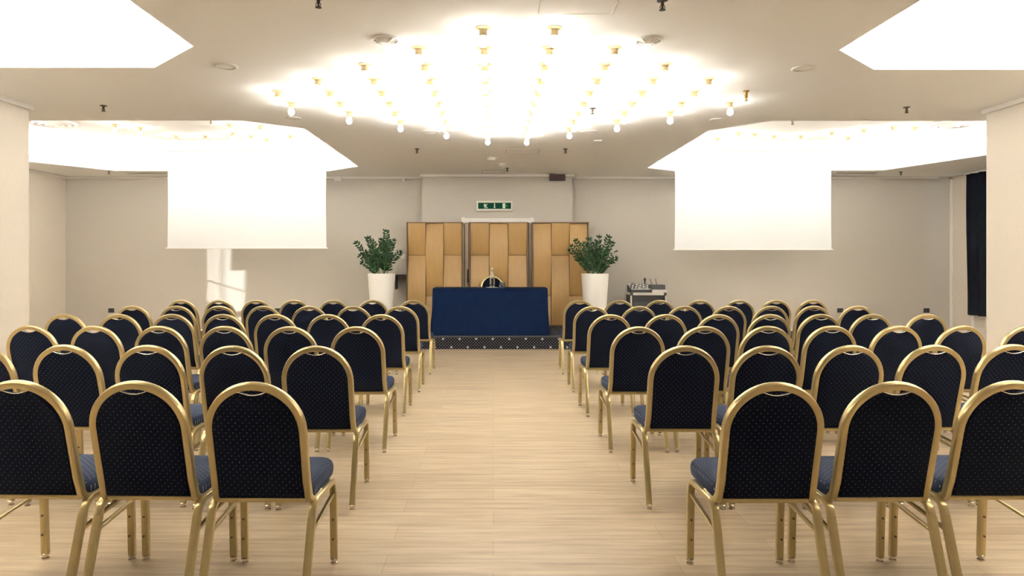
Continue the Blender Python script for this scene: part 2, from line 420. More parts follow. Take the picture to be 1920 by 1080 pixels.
for r in range(6):
    for side, lst in (('left', LEFT[r]), ('right', RIGHT[r])):
        for k, px in enumerate(lst):
            c = chair0 if not used[0] else copy_tree(chair0); used[0] = True
            Y = ROWY[r] + k * .018 * (1 if r < 3 else .6) + random.uniform(-.012, .012)
            c.location = ((px - CX) * Y / F, Y, 0)
            c.rotation_euler = (0, 0, math.radians(random.uniform(-1.2, 1.2) + (.6 * k if side == 'right' else -.6 * k) * (1 if r < 3 else .3)))
            seat = 'aisle seat' if k == 0 else f'{ORD[k]} seat from the aisle'
            tag(c, f'gold-framed navy dotted chair, {rown[r]}, {seat}, {side} side', 'chair', f'banquet chairs in rows {side} of the aisle')

# ------------------------------------------------------------------ stage, table, cloth
RZ = .226; RY0 = 10.72
b = MB(); b.box(-2.15, 2.25, RY0, 12.53, 0, RZ); st = b.build('stage_riser', [M['carpet'], M['carpet_top']])
for p in st.data.polygons:
    if abs(p.normal.z) > .5: p.material_index = 1
tag(st, 'low stage covered in black patterned carpet under the blue table', 'stage')
b = MB(); b.box(-2.155, 2.255, RY0 - .012, RY0 + .0, RZ - .022, RZ + .004); b.build('edge_strip', M['darkgrey'], st)
b = MB(); b.box(-2.155, 2.255, RY0 - .012, RY0 + .0, 0, .018); b.build('base_strip', M['bronze'], st)

TX0, TX1 = at(811, 0, 10.78).x, at(1027, 0, 10.78).x; TY0, TY1 = 10.80, 11.42; TZ = RZ + .743
tb = empty('conference_table', ((TX0 + TX1) / 2, (TY0 + TY1) / 2, RZ + .002), 0, 'long speaker table hidden under the blue cloth on the stage', 'table')
hw, hd = (TX1 - TX0) / 2 - .02, (TY1 - TY0) / 2 - .02
b = MB(); b.box(-hw, hw, -hd, hd, .705, .733); b.build('tabletop', M['woodedge'], tb)
for sx in (-1, 1):
    for sy in (-1, 1):
        b = MB(); b.sweep([(sx * (hw - .12), sy * (hd - .06), 0), (sx * (hw - .12), sy * (hd - .06), .706)], .03, .03, (1, 0, 0)); b.build('leg', M['darkgrey'], tb)
# cloth
def cloth():
    hw2, hd2 = (TX1 - TX0) / 2, (TY1 - TY0) / 2; r = .025
    per = []
    def seg(a, b_, n):
        for i in range(n): per.append((a[0] + (b_[0] - a[0]) * i / n, a[1] + (b_[1] - a[1]) * i / n))
    def cor(cx, cy, a0):
        for i in range(6): a = a0 + i * PI / 12; per.append((cx + r * math.cos(a), cy + r * math.sin(a)))
    seg((-hw2 + r, -hd2), (hw2 - r, -hd2), 90); cor(hw2 - r, -hd2 + r, -PI / 2)
    seg((hw2, -hd2 + r), (hw2, hd2 - r), 34); cor(hw2 - r, hd2 - r, 0)
    seg((hw2 - r, hd2), (-hw2 + r, hd2), 60); cor(-hw2 + r, hd2 - r, PI / 2)
    seg((-hw2, hd2 - r), (-hw2, -hd2 + r), 34); cor(-hw2 + r, -hd2 + r, PI)
    n = len(per); rs = []
    rs.append([(x * .93, y * .85, TZ + .001) for x, y in per])
    rs.append([(x * .985, y * .965, TZ + .001) for x, y in per])
    prof = [(-.004, 0), (.0, -.006), (.004, -.015)] + [(.004, -.015 - .725 * i / 14) for i in range(1, 15)]
    for d, dz in prof:
        ring = []
        f = max(0, -dz) / .74
        for j, (x, y) in enumerate(per):
            cxn = max(0, abs(x) / hw2 - .72) / .28 if hw2 else 0      # near the ends
            amp = f * (.008 + .034 * cxn)
            wv = math.sin(x * 13 + 1.3) * .5 + math.sin(x * 31 + y * 25 + 3 * f) * .35
            o = d + amp * wv + f * .012
            if abs(y) >= hd2 - r: ox, oy = (math.copysign(f * .018 * cxn, x), math.copysign(o, y))
            else: ox, oy = (math.copysign(o + .01 * f * math.sin(y * 22), x), 0)
            sag = .004 * math.sin(x * 9) * (1 if dz < -.7 else 0) + (.006 * math.cos(x * 4.2) * (1 - f))
            ring.append((x + ox, y + oy, TZ + dz - (abs(sag) if dz > -.5 else 0) * 0))
        rs.append(ring)
    b = MB(); b.rings(rs, True, False)
    o = b.build('tablecloth', M['cloth'], smooth=True); o.location = ((TX0 + TX1) / 2, (TY0 + TY1) / 2, 0)
    return o
tag(cloth(), 'royal blue cloth draped to the stage over the speaker table', 'tablecloth')

# chair behind the table, facing the room
c = copy_tree(chair0); c.location = (-.02, 12.08, RZ + .002); c.rotation_euler = (0, 0, PI)
tag(c, 'gold-framed navy chair behind the blue table on the stage', 'chair')

# bottle, plate and glasses
TT = TZ + .002
def on_table(px, Y): return ((px - CX) * Y / F, Y, TT)
bt = empty('water_bottle', on_table(923, 11.0), 0, 'clear glass water bottle standing on a plate on the blue table', 'bottle')
bt.location.z += .0095
b = MB(); b.lathe([(.036, 0), (.040, .006), (.041, .05), (.041, .15), (.036, .185), (.024, .22), (.015, .255), (.0135, .30)], 24); b.build('bottle_body', M['glass'], bt, smooth=True)
b = MB(); b.lathe([(.0145, .286), (.0155, .29), (.0155, .312), (.013, .315)], 16); b.build('cap', M['whitep'], bt, smooth=True)
pl = MB(); pl.lathe([(.06, 0), (.07, .002), (.105, .007), (.107, .009), (.07, .0045), (.0, .0045)], 28); o = pl.build('saucer', M['whitep'], smooth=True); o.location = on_table(923, 11.0)
tag(o, 'small white plate under the water bottle on the blue table', 'plate')
for i, (px, Y, lb) in enumerate(((940, 10.97, 'clear drinking glass right of the bottle, front one of the two'), (943, 11.12, 'clear drinking glass right of the bottle, rear one of the two'))):
    b = MB(); b.lathe([(.027, 0), (.029, .003), (.034, .09), (.0325, .09), (.0275, .008), (.001, .008)], 22, cap1=False)
    o = b.build('drinking_glass', M['glass'], smooth=True); o.location = on_table(px, Y); tag(o, lb, 'glass', 'drinking glasses on the blue table')

# ------------------------------------------------------------------ wooden relief screens and door frame
PYF = 12.38       # plane of the panels
PT = H + (CY - 417) * PYF / F
def zpx(py): return H + (CY - py) * PYF / F
PER = (zpx(479) - zpx(555)) * 2
mods = [((763, 868), 'VRV', 'left end'), ((880, 990), 'VRV', 'middle'), ((997, 1103), 'RVR', 'right end')]
for (x0, x1), pat, nm in mods:
    X0, X1 = at(x0, 0, PYF).x, at(x1, 0, PYF).x
    t = empty('wooden_panel_screen', ((X0 + X1) / 2, PYF, RZ + .002), 0, f'honey wood relief panel screen with curved slats, {nm} one of the three', 'panel screen', 'wooden panel screens behind the table')
    cxm = (X0 + X1) / 2; fw = .022
    b = MB(); hz = PT - RZ
    hx = (X1 - X0) / 2
    b.box(-hx, -hx + fw, -.075, .075, 0, hz); b.box(hx - fw, hx, -.075, .075, 0, hz)
    b.box(-hx, hx, -.075, .075, hz - fw, hz); b.box(-hx + fw, hx - fw, -.06, .075, 0, fw)
    b.box(-hx + fw, hx - fw, .06, .075, 0, hz - fw)
    b.build('frame', M['woodedge'], t)
    cw = (2 * hx - 2 * fw) / 3
    for k in range(3):
        a0 = -hx + fw + cw * k + .0045; a1 = a0 + cw - .009
        zc = zpx(479) if pat[k] == 'V' else zpx(555)
        zs = [fw + (hz - 2 * fw) * i / 80 for i in range(81)]
        # valley lines exactly
        prof = []
        zv = [v for v in [zc - RZ + PER * q for q in range(-4, 5)] if fw + .01 < v < hz - fw - .01]
        zs = sorted(set([z for z in zs if all(abs(z - v) > .008 for v in zv)] + [v + e for v in zv for e in (-.005, -.0045, .0045, .005)]))
        for z in zs:
            s = abs(math.sin(PI * (z + RZ - zc) / PER)); prof.append((-.095 * s + .004 if all(abs(z - v) > .0047 for v in zv) else .05, z))
        b = MB()
        vs = []; fs = []
        for (d, z) in prof:
            vs += [(a0, d, z), (a1, d, z), (a1, .055, z), (a0, .055, z)]
        nz_ = len(prof) - 1
        for i in range(nz_):
            q = i * 4
            for e in range(4): fs.append((q + e, q + (e + 1) % 4, q + 4 + (e + 1) % 4, q + 4 + e))
        e_ = nz_ * 4; fs += [(0, 1, 2, 3), (e_ + 3, e_ + 2, e_ + 1, e_)]
        b.add(vs, fs); b.build('curved_slat', M['wood'], t, smooth=True)
# door frame on the wall behind, its head showing above the screens
DX0, DX1 = at(867, 0, 12.5).x, at(999, 0, 12.5).x; DZ = H + (CY - 409) * 12.52 / F
b = MB()
b.box(DX0 - .01, DX1 + .01, 12.50, 12.569, DZ - .085, DZ)
b.box(DX0 - .02, DX0 + .05, 12.49, 12.569, DZ - .1, DZ + .012); b.box(DX1 - .05, DX1 + .02, 12.49, 12.569, DZ - .1, DZ + .012)
d = struct(b, 'door_1', M['trim'], bevel=.004)
for s, x in ((-1, DX0), (1, DX1 - .12)):
    b = MB(); b.box(x + .005, x + .035, 12.455, 12.569, RZ, DZ - .1); b.box(x + .045, x + .115, 12.50, 12.569, RZ, DZ - .1)
    b.build('door_jamb', M['bronze'], d, bevel=.004)
b = MB(); b.box(DX0 + .12, DX1 - .12, 12.53, 12.568, RZ, DZ - .085); b.build('door_leaf', M['wood'], d)
b = MB(); b.sweep([(DX0 + .10, 12.47, 1.02), (DX0 + .10, 12.455, 1.05), (DX0 + .10, 12.455, 1.22), (DX0 + .10, 12.47, 1.25)], .02, .02, (1, 0, 0)); b.build('door_handle', M['black'], d)

# ------------------------------------------------------------------ exit sign, box on the ceiling line
ES = 12.50
def P(px, py, Y=ES): v = at(px, py, Y); return v.x, v.z
x0, z1 = P(893, 376.5); x1, z0 = P(961, 395.5); t = empty('exit_sign', ((x0 + x1) / 2, 12.57, z0), 0, 'green emergency exit sign on the wall above the wooden screens', 'exit sign')
def lp(px, py): a, c_ = P(px, py); return a - (x0 + x1) / 2, c_ - z0
hx = (x1 - x0) / 2; hz = z1 - z0
b = MB(); b.box(-hx, hx, -.055, 0, 0, hz); b.build('sign_housing', M['housing'], t, bevel=.006)
g0 = lp(896.5, 391.5); g1 = lp(958, 380)
b = MB(); b.box(g0[0], g1[0], -.0615, -.054, g0[1], g1[1]); pn = b.build('sign_face', M['green'], t)
def strip(b, pts, wd, y=-.0640, th=.003):
    wd *= 1.35
    for (ax, az), (bx, bz) in zip(pts[:-1], pts[1:]):
        p, q = Vector((ax, az)), Vector((bx, bz)); dd = (q - p).normalized(); nn = Vector((-dd.y, dd.x)) * wd / 2; p -= dd * wd * .25; q += dd * wd * .25
        c4 = [p + nn, q + nn, q - nn, p - nn]
        b.rings([[(v.x, y, v.y) for v in c4], [(v.x, y + th, v.y) for v in c4]])
b = MB()
T_ = lambda *pp: [lp(*p) for p in pp]
b.lathe([(.009, 0), (.009, .003)], 12); b.v = [(x + lp(909.0, 382.4)[0], -.0640 + z, y + lp(909.0, 382.4)[1]) for x, y, z in b.v]
strip(b, T_((909.5, 384.3), (911, 387.3)), .022); strip(b, T_((907, 383.6), (909.2, 384.4), (912, 384.2), (913.6, 382.8)), .009)
strip(b, T_((908.6, 384.8), (907.2, 386.8)), .009)
strip(b, T_((910.3, 387), (909.2, 388.8), (909.5, 390.6)), .011); strip(b, T_((911.3, 387), (912.6, 388.8), (914, 390.2)), .011)
b.build('running_figure', M['pict'], pn)
b = MB(); strip(b, T_((927.3, 381.4), (927.3, 388.5)), .013)
tri = T_((925.2, 387.8), (929.4, 387.8), (927.3, 390.8)); b.rings([[(x, -.0640, z) for x, z in tri], [(x, -.0610, z) for x, z in tri]])
b.build('arrow', M['pict'], pn)
b = MB(); a = lp(942.3, 390.5); c_ = lp(947.5, 381); b.box(a[0], c_[0], -.0640, -.061, a[1], c_[1])
a = lp(949.5, 386.3); c_ = lp(950.8, 385.0); b.box(a[0], c_[0], -.0640, -.061, a[1], c_[1]); b.build('door_pictogram', M['pict'], pn)

x0, z1 = P(1031, 328.5, 12.45); x1, z0 = P(1060, 338.5, 12.45)
b = MB(); b.box(x0, x1, 12.46, 12.535, z0 + .005, CZ - .012); o = b.build('alarm_panel', M['darkgrey'], bevel=.004); tag(o, 'small dark red warning panel under the ceiling at top of the wall', 'warning panel')
b = MB(); b.box(x0 + .012, x1 - .012, 12.455, 12.461, z0 + .018, CZ - .024); b.build('panel_face', M['red'], o)
b = MB(); a = at(629, 336, YB); b.box(a.x, a.x + .13, YB - .10, YB - .036, CZ - .09, CZ - .002); o = b.build('junction_box', M['whitep'], bevel=.006); tag(o, 'small white box at top of wall right of the left screen', 'junction box')
b = MB(); a = at(757, 341, YB); b.lathe([(.03, 0), (.03, .02), (.02, .05), (.005, .06)], 14, (a.x, YB - .04, a.z)); o = b.build('motion_sensor', M['whitep'], smooth=True); tag(o, 'tiny white motion sensor high on the wall, left of centre projection', 'sensor')
b = MB(); a = at(757, 481, YB); b.box(a.x - .045, a.x + .045, YB - .014, YB, a.z - .045, a.z + .045); o = b.build('light_switch', M['whitep'], bevel=.004); tag(o, 'white square light switch on the wall beside the wooden screens', 'switch')
b = MB(); b.box(a.x - .018, a.x + .018, YB - .019, YB - .013, a.z - .03, a.z + .03); b.build('rocker', M['whitep'], o)
a = at(742, 515, 12.7); 
b = MB(); b.box(at(737, 0, 12.7).x, at(763, 0, 12.7).x, 12.62, YB, a.z - .03, a.z); o = b.build('wall_shelf', M['black'], bevel=.004); tag(o, 'small black wall shelf behind the left potted plant', 'shelf')
b = MB(); b.box(at(741, 0, 12.7).x, at(743, 0, 12.7).x, 12.64, YB, a.z - .27, a.z - .031); b.build('bracket', M['darkgrey'], o)
for px, lb in ((209, 'left one of the left pair'), (521, 'right one of the left pair'), (1575, 'left one of the right pair'), (1737, 'right one of the right pair')):
    a = at(px, 582, YB); b = MB(); b.box(a.x - .055, a.x + .055, YB - .012, YB, a.z - .04, a.z + .04)
    o = b.build('power_socket', M['black'], bevel=.004); tag(o, f'black power socket low on the back wall, {lb}', 'socket', 'sockets on the back wall')
    for s in (-.025, .025):
        b = MB(); b.box(a.x + s - .017, a.x + s + .017, YB - .015, YB - .011, a.z - .02, a.z + .02); b.build('outlet', M['darkgrey'], o)

# ------------------------------------------------------------------ projection screens
for (p0, p1, yb, nm, far) in ((314, 612, 464.5, 'left', 0), (1265, 1559, 467, 'right', 0)):
    Y = 11.55; X0, X1 = at(p0, 0, Y).x, at(p1, 0, Y).x; ZB = at(0, yb, Y).z; ZT = 3.27
    t = empty('projection_screen', ((X0 + X1) / 2, Y, ZB), 0, f'blank white roll-down projection screen hanging {nm} of the stage', 'projection screen', 'roll-down projection screens')
    hx = (X1 - X0) / 2; h = ZT - ZB
    nx, nz = 16, 12
    def bow(u, v): return hx * (1 - .006 * math.sin(PI * v)) * u, .004 * math.sin(3 * u) * (1 - v), h * v
    vs = []; fs = []
    for s in (0, .003):
        for j in range(nz + 1):
            for i in range(nx + 1):
                x, y, z = bow(-1 + 2 * i / nx, j / nz); vs.append((x, y + s, z))
    n1 = nx + 1; NN = n1 * (nz + 1)
    for j in range(nz):
        for i in range(nx):
            q = j * n1 + i; fs.append((q, q + 1, q + n1 + 1, q + n1)); fs.append((NN + q, NN + q + n1, NN + q + n1 + 1, NN + q + 1))
    b = MB(); b.add(vs, fs); b.build('screen_fabric', M['screen'], t, smooth=True)
    b = MB(); b.sweep([(-hx - .025, 0, -.008), (hx + .025, 0, -.008)], .022, .03, (0, 0, 1), bev=.5); b.build('bottom_bar', M['whitep'], t)
    b = MB(); b.box(-hx - .05, hx + .05, -.05, .06, h - .01, h + .09); b.build('screen_housing', M['whitep'], t, bevel=.012)
    for s in (-1, 1):
        b = MB(); b.box(s * (hx - .3) - .02, s * (hx - .3) + .02, -.01, .02, h + .088, CT - ZB + .0); b.build('hanger', M['whitep'], t)

# ------------------------------------------------------------------ curtains on the window wall
def curtain(y0, y1, z0, z1, lb):
    n = int((y1 - y0) * 60); rs = []
    for j, z in enumerate([z0 + (z1 - z0) * k / 10 for k in range(11)]):
        fr = []; bk = []
        for i in range(n + 1):
            y = y0 + (y1 - y0) * i / n
            d = .045 * math.sin(y * 2 * PI / .21 + .6 * math.sin(y * 5)) * (.75 + .25 * (1 - j / 10)) + .01 * math.sin(y * 23 + z * 2)
            yy = y + .02 * (1 - j / 10) * math.sin(y * 9)
            fr.append((XR - .13 + d, yy, z)); bk.append((XR - .127 + d + .004, yy, z))
        rs.append(fr + bk[::-1])
    t = empty('curtain', (0, 0, 0), 0, lb, 'curtain', 'dark curtains on the window wall')
    t.location = (XR - .13, (y0 + y1) / 2, z0)
    b = MB(); b.rings([[(x - XR + .13, y - (y0 + y1) / 2, z - z0) for x, y, z in r] for r in rs]); b.build('curtain_fabric', M['curtain'], t, smooth=True)
    b = MB(); b.box(-.02, .02, -(y1 - y0) / 2 - .05, (y1 - y0) / 2 + .05, z1 - z0 - .0, z1 - z0 + .025); b.build('curtain_rail', M['trim'], t)
curtain(9.69, 12.30, .44, 2.96, 'long dark navy curtain at the window by the right corner')
curtain(7.35, 9.51, .44, 2.96, 'dark navy curtain nearer the camera, unseen, added to leave a gap for the sun')  # second curtain added out of view; its gap shapes the sun patch
# short unseen blind, added to cut the sun's patch on the far wall
b = MB(); b.sweep([(XR + .04, 9.60, WZ1 - .02), (XR + .04, 9.80, WZ1 - .02)], .03, .03, (0, 0, 1), round_=True); b.box(XR + .038, XR + .041, 9.580, 9.78, 1.955, WZ1 - .02)
o = b.build('added_sun_blind', M['screen']); c_ = MB(); c_.sweep([(XR + .045, 9.42, 1.875), (XR + .045, 9.66, 1.52)], .016, .016, (1, 0, 0), round_=True, n=8); c_.build('added_shade_bar', M['trim'], o)  # slanted bar added to cast the diagonal dark line across the sun patch
tag(o, 'narrow white unseen blind added behind the curtain gap to cut the sun patch', 'blind')

# ------------------------------------------------------------------ potted plants
def leaf(b, base, d, up, ln, wd):
    d = d.normalized(); s = d.cross(up).normalized(); n = s.cross(d).normalized()
    pts = []
    for u, k in ((0, .12), (.25, .8), (.5, 1), (.78, .62), (1, .02)):
        c = base + d * ln * u + n * (-.12 * ln * u * u)
        pts.append([c - s * wd * k / 2 + n * wd * .12 * k, c, c + s * wd * k / 2 + n * wd * .12 * k])
    vs = [p for r in pts for p in r]; fs = []
    for i in range(4):
        for j in range(2): fs.append((i * 3 + j, i * 3 + j + 1, i * 3 + 4 + j, i * 3 + 3 + j))
    b.add(vs, fs)
def plant(px, Y, fronds, lb, seed, lsz):
    random.seed(seed)
    x = (px - CX) * Y / F
    t = empty('potted_plant', (x, Y, RZ + .002), 0, lb, 'potted plant', 'tall potted plants beside the screens')
    PH = H + (CY - 513) * Y / F - RZ; R1 = 25.5 * Y / F; R0 = R1 * .72
    b = MB(); b.lathe([(R0 - .01, 0), (R0, .01), (R1, PH - .012), (R1 - .004, PH), (R1 - .018, PH), (R1 - .024, PH - .06), (.001, PH - .06)], 48, cap1=False); b.build('pot', M['pot'], t, smooth=True)
    b = MB(); b.lathe([(R1 - .026, PH - .075), (R1 - .026, PH - .05), (.02, PH - .035)], 32); b.build('soil', M['soil'], t, smooth=True)
    for (tx, tz, bow_, nl) in fronds:             # tip position in pixels relative to the pot centre / rim
        ty = random.uniform(-.2, .2)
        tip = Vector((tx * Y / F, ty, PH + tz * Y / F)); base = Vector((tip.x * .22 + random.uniform(-.04, .04), ty * .25, PH - .06))
        mid = base.lerp(tip, .5) + Vector((-tip.x * bow_, 0, .05))
        path = [((1 - u) ** 2) * base + 2 * u * (1 - u) * mid + u * u * tip for u in [i / 14 for i in range(15)]]
        b = MB(); b.cur = 0
        b.sweep(path, .014, .014, (0, 1, 0), round_=True, n=6, taper=[1 - .06 * i for i in range(15)])
        b.cur = 1
        for i in range(nl):
            u = .22 + .78 * i / (nl - 1); k = min(u * 14, 13.99); a = path[int(k)].lerp(path[min(int(k) + 1, 14)], k - int(k)); tg = (path[min(int(k) + 1, 14)] - path[int(k)]).normalized()
            side = tg.cross(Vector((0, 1, 0))).normalized(); rot = Matrix.Rotation(random.uniform(-.9, .9) + (PI / 5 * (i % 3 - 1)), 3, tg); side = rot @ side
            for s in (-1, 1):
                dd = side * s * .8 + tg * .62 + Vector((random.uniform(-.1, .1), random.uniform(-.15, .15), random.uniform(-.05, .15)))
                leaf(b, a, dd, tg.cross(side) + Vector((0, 0, .2)), lsz * random.uniform(.85, 1.15) * (1 - .35 * max(0, u - .6)), lsz * .42)
        leaf(b, path[-1], path[-1] - path[-2], Vector((0, -1, .2)), lsz * .8, lsz * .3)
        b.build('frond', [M['stem'], M['leaf']], t, smooth=True)
plant(715.5, 11.55, [(-46, 56, .1, 11), (-38, 45, .15, 10), (-42, 33, .2, 8), (-22, 64, .05, 12), (-12, 58, 0, 12), (-4, 62, 0, 12), (6, 78, .05, 14), (12, 66, .1, 12), (17, 52, .15, 11), (22, 60, .1, 11),
       (31, 39, .25, 9), (-26, 30, .1, 8), (-8, 40, 0, 9), (8, 42, 0, 9), (18, 33, 0, 8), (-16, 46, 0, 10), (2, 54, 0, 11), (-32, 20, .2, 7)],
      'tall white pot with a dark green upright plant, left of the wooden screens', 11, .088)
plant(1115.5, 11.74, [(-44, 42, .12, 10), (-36, 60, .15, 11), (-22, 54, .1, 11), (-12, 62, .05, 12), (0, 58, 0, 12), (10, 67, .05, 13), (22, 66, .1, 12), (32, 56, .15, 12), (40, 40, .2, 10), (38, 28, .2, 9),
       (-34, 26, .1, 8), (-18, 40, 0, 10), (-6, 46, 0, 10), (8, 44, 0, 10), (20, 42, .05, 10), (28, 22, .1, 8), (-26, 34, .05, 9), (14, 30, 0, 8), (0, 32, 0, 8), (-42, 50, .1, 10)],
      'tall white pot with a bushy feathery green plant, right of the wooden screens', 23, .085)

# ------------------------------------------------------------------ sound desk on a flight case
AY = 12.05; s_ = AY / F
t = empty('flight_case', ((1216 - CX) * s_, AY + .25, 0), 0, 'black equipment case with silver edges standing right of the stage', 'equipment case')
cw = 34 * s_; ch = H + (CY - 549) * s_
b = MB(); b.box(-cw + .015, cw - .015, -.235, .235, .10, ch - .012); b.build('case_body', M['black'], t)
b = MB()
for x in (-cw, cw - .028):
    for y in (-.25, .222): b.box(x, x + .028, y, y + .028, .09, ch)
for z in (.09, ch - .045):
    for y in (-.25, .222): b.box(-cw, cw, y, y + .028, z, z + (.045 if z > .5 else .03))
    for x in (-cw, cw - .028): b.box(x, x + .028, -.25, .25, z, z + (.045 if z > .5 else .03))
b.box(-cw + .02, cw - .02, -.23, .23, ch - .02, ch)
b.build('edge_frame', M['silver'], t, bevel=.003)
for x in (-cw, cw - .05):
    for z in (.085, ch - .05):
        b = MB(); b.box(x, x + .05, -.256, -.206, z, z + .052); b.build('corner_cap', M['darkgrey'], t, bevel=.008)
for z in (.28, .46, .62):
    b = MB(); b.box(-cw + .05, cw - .05, -.243, -.234, z - .06, z + .06); b.build('rack_panel', M['darkgrey'], t)
for x in (-cw + .06, cw - .06):
    for y in (-.18, .18):
        b = MB(); b.lathe([(.04, -.014), (.045, -.008), (.045, .008), (.04, .014)], 16); b.v = [(x + z_, y + x_, .045 + y_) for x_, y_, z_ in b.v]; b.box(x - .03, x + .03, y - .03, y + .03, .08, .1); b.build('caster', M['black'], t, smooth=True)
mx = empty('mixing_console', ((1205 - CX) * s_, AY + .22, ch + .002), 0, 'small black and silver mixing console on the case, left side', 'mixing console')
b = MB(); b.rings([[(x, -.2, .0), (x, .18, .0), (x, .18, .13), (x, -.2, .045)] for x in (-.20, .17)]); b.build('console_body', M['black'], mx, bevel=.006)
b = MB(); b.rings([[(x, -.19, .050), (x, .17, .134), (x, .17, .140), (x, -.19, .056)] for x in (-.19, .16)]); b.build('control_surface', M['silver'], mx)
for i in range(8):
    for j in range(4):
        y = -.12 + j * .075; z = .053 + (y + .19) * .233
        b = MB(); b.lathe([(.010, 0), (.010, .016), (.007, .022)], 8, (-.165 + i * .044, y, z)); b.build('knob', M['black'] if (i + j) % 3 else M['whitep'], mx, smooth=True)
rc = empty('wireless_receiver', ((1236 - CX) * s_, AY + .2, ch + .002), 0, 'black wireless microphone receiver with two antennas, right side of the case', 'receiver')
b = MB(); b.box(-.12, .13, -.12, .12, .05, .135); b.build('receiver_body', M['darkgrey'], rc, bevel=.006)
b = MB(); b.box(-.11, .15, -.15, .12, .0, .050); b.build('power_supply', M['silver'], rc, bevel=.004)
for x, dx in ((-.10, -.05), (-.02, -.03)):
    b = MB(); b.sweep([(x, -.115, .12), (x + dx, -.13, .25)], .010, .010, (0, 1, 0), round_=True, n=8); b.build('antenna', M['black'], rc, smooth=True)
hp = empty('coiled_cable', ((1190 - CX) * s_, AY + .22, ch + .002), 0, 'small black looped cable standing on left edge of the mixing console', 'cable')
b = MB(); b.sweep([(.03 * math.cos(a) - .03, -.215 - .001 * a, .12 + .055 * math.sin(a)) for a in [i * .35 for i in range(24)]], .008, .008, (0, 1, 0), round_=True, n=6)
b.sweep([(-.06, -.22, .11), (-.085, -.22, .05), (-.09, -.22, .003)], .008, .008, (0, 1, 0), round_=True, n=6); b.build('cable', M['black'], hp, smooth=True)
hp2 = empty('handheld_microphone', ((1213.5 - CX) * s_, AY + .18, ch + .135), 0, 'black handheld microphone upright behind the mixing console knobs', 'microphone')
b = MB(); b.lathe([(.010, 0), (.013, .06), (.015, .075)], 12); b.build('microphone_body', M['black'], hp2, smooth=True)
b = MB(); b.lathe([(.015, .074), (.024, .085), (.026, .10), (.02, .12), (.006, .128)], 12); b.build('grille', M['darkgrey'], hp2, smooth=True)

# ------------------------------------------------------------------ ceiling bulbs
def make_bulb(bm_):
    t = empty('ceiling_bulb')
    b = MB(); b.lathe([(.054, 0), (.054, -.005), (.042, -.012), (.025, -.017)], 20); b.build('ceiling_rose', M['cream'], t, smooth=True)
    b = MB(); b.lathe([(.024, -.014), (.027, -.020), (.027, -.060), (.020, -.066)], 16); b.build('socket', M['cream'], t, smooth=True)
    b = MB(); b.lathe([(.013, -.060), (.014, -.068), (.022, -.080), (.030, -.095), (.031, -.108), (.026, -.124), (.014, -.134), (.003, -.137)], 16); b.build('bulb', bm_, t, smooth=True)
    return t
bulb0 = make_bulb(M['bulb']); ub = False
SPAN = [(0, 1), (-1, 2), (-2, 3), (-3, 4), (-4, 5), (-4, 5), (-3, 4), (-2, 3), (-1, 2), (0, 1)]
for i, (a, c_) in enumerate(SPAN):
    for k in range(a, c_ + 1):
        loc = (-.07 + .49 * k, 4.69 + .4345 * i, CZ)
        if (i, k) == (4, 5):      # the one socket without a lit bulb
            t = empty('empty_bulb_socket', loc, 0, 'brass bulb socket without a lit bulb at right corner of the cluster', 'bulb socket')
            b = MB(); b.lathe([(.03, 0), (.03, -.006), (.018, -.012)], 16); b.build('ceiling_rose', M['brass'], t, smooth=True)
            b = MB(); b.lathe([(.015, -.010), (.017, -.014), (.014, -.022), (.017, -.03), (.014, -.038), (.017, -.046), (.014, -.054), (.017, -.062), (.012, -.07), (.012, -.085), (.018, -.088), (.018, -.094), (.004, -.098)], 14); b.build('socket', M['brass'], t, smooth=True)
            continue
        o = copy_tree(bulb0) if ub else bulb0; ub = True
        o.location = loc
        tag(o, f'bare lit ceiling bulb, {ORD[i]} row of the cluster from the camera, {ORD[k - a]} from left', 'ceiling bulb', 'bare bulbs of the central ceiling cluster')
cb = make_bulb(M['cbulb']); uc = False
for nm, lst in (('left', [(215, 240), (262, 246), (330, 262), (385, 262), (436, 256), (471, 262), (488, 243), (430, 240), (545, 262), (500, 268)]),
                ('right', [(1385, 256), (1415, 258), (1452, 262), (1502, 262), (1345, 266), (1560, 255), (1620, 250), (1675, 245), (1715, 246), (1590, 264)])):
    for i, (px, py) in enumerate(sorted(lst)):
        p = onz(px, py - 8, CT)
        if p.y > 11.3: p.y = 11.2; p.x = (px - CX) * 11.2 / F
        o = copy_tree(cb) if uc else cb; uc = True
        o.location = p; tag(o, f'bare lit bulb inside the far {nm} ceiling recess, {ORD[i]} from the left', 'ceiling bulb', f'bare bulbs in the far {nm} ceiling recess')

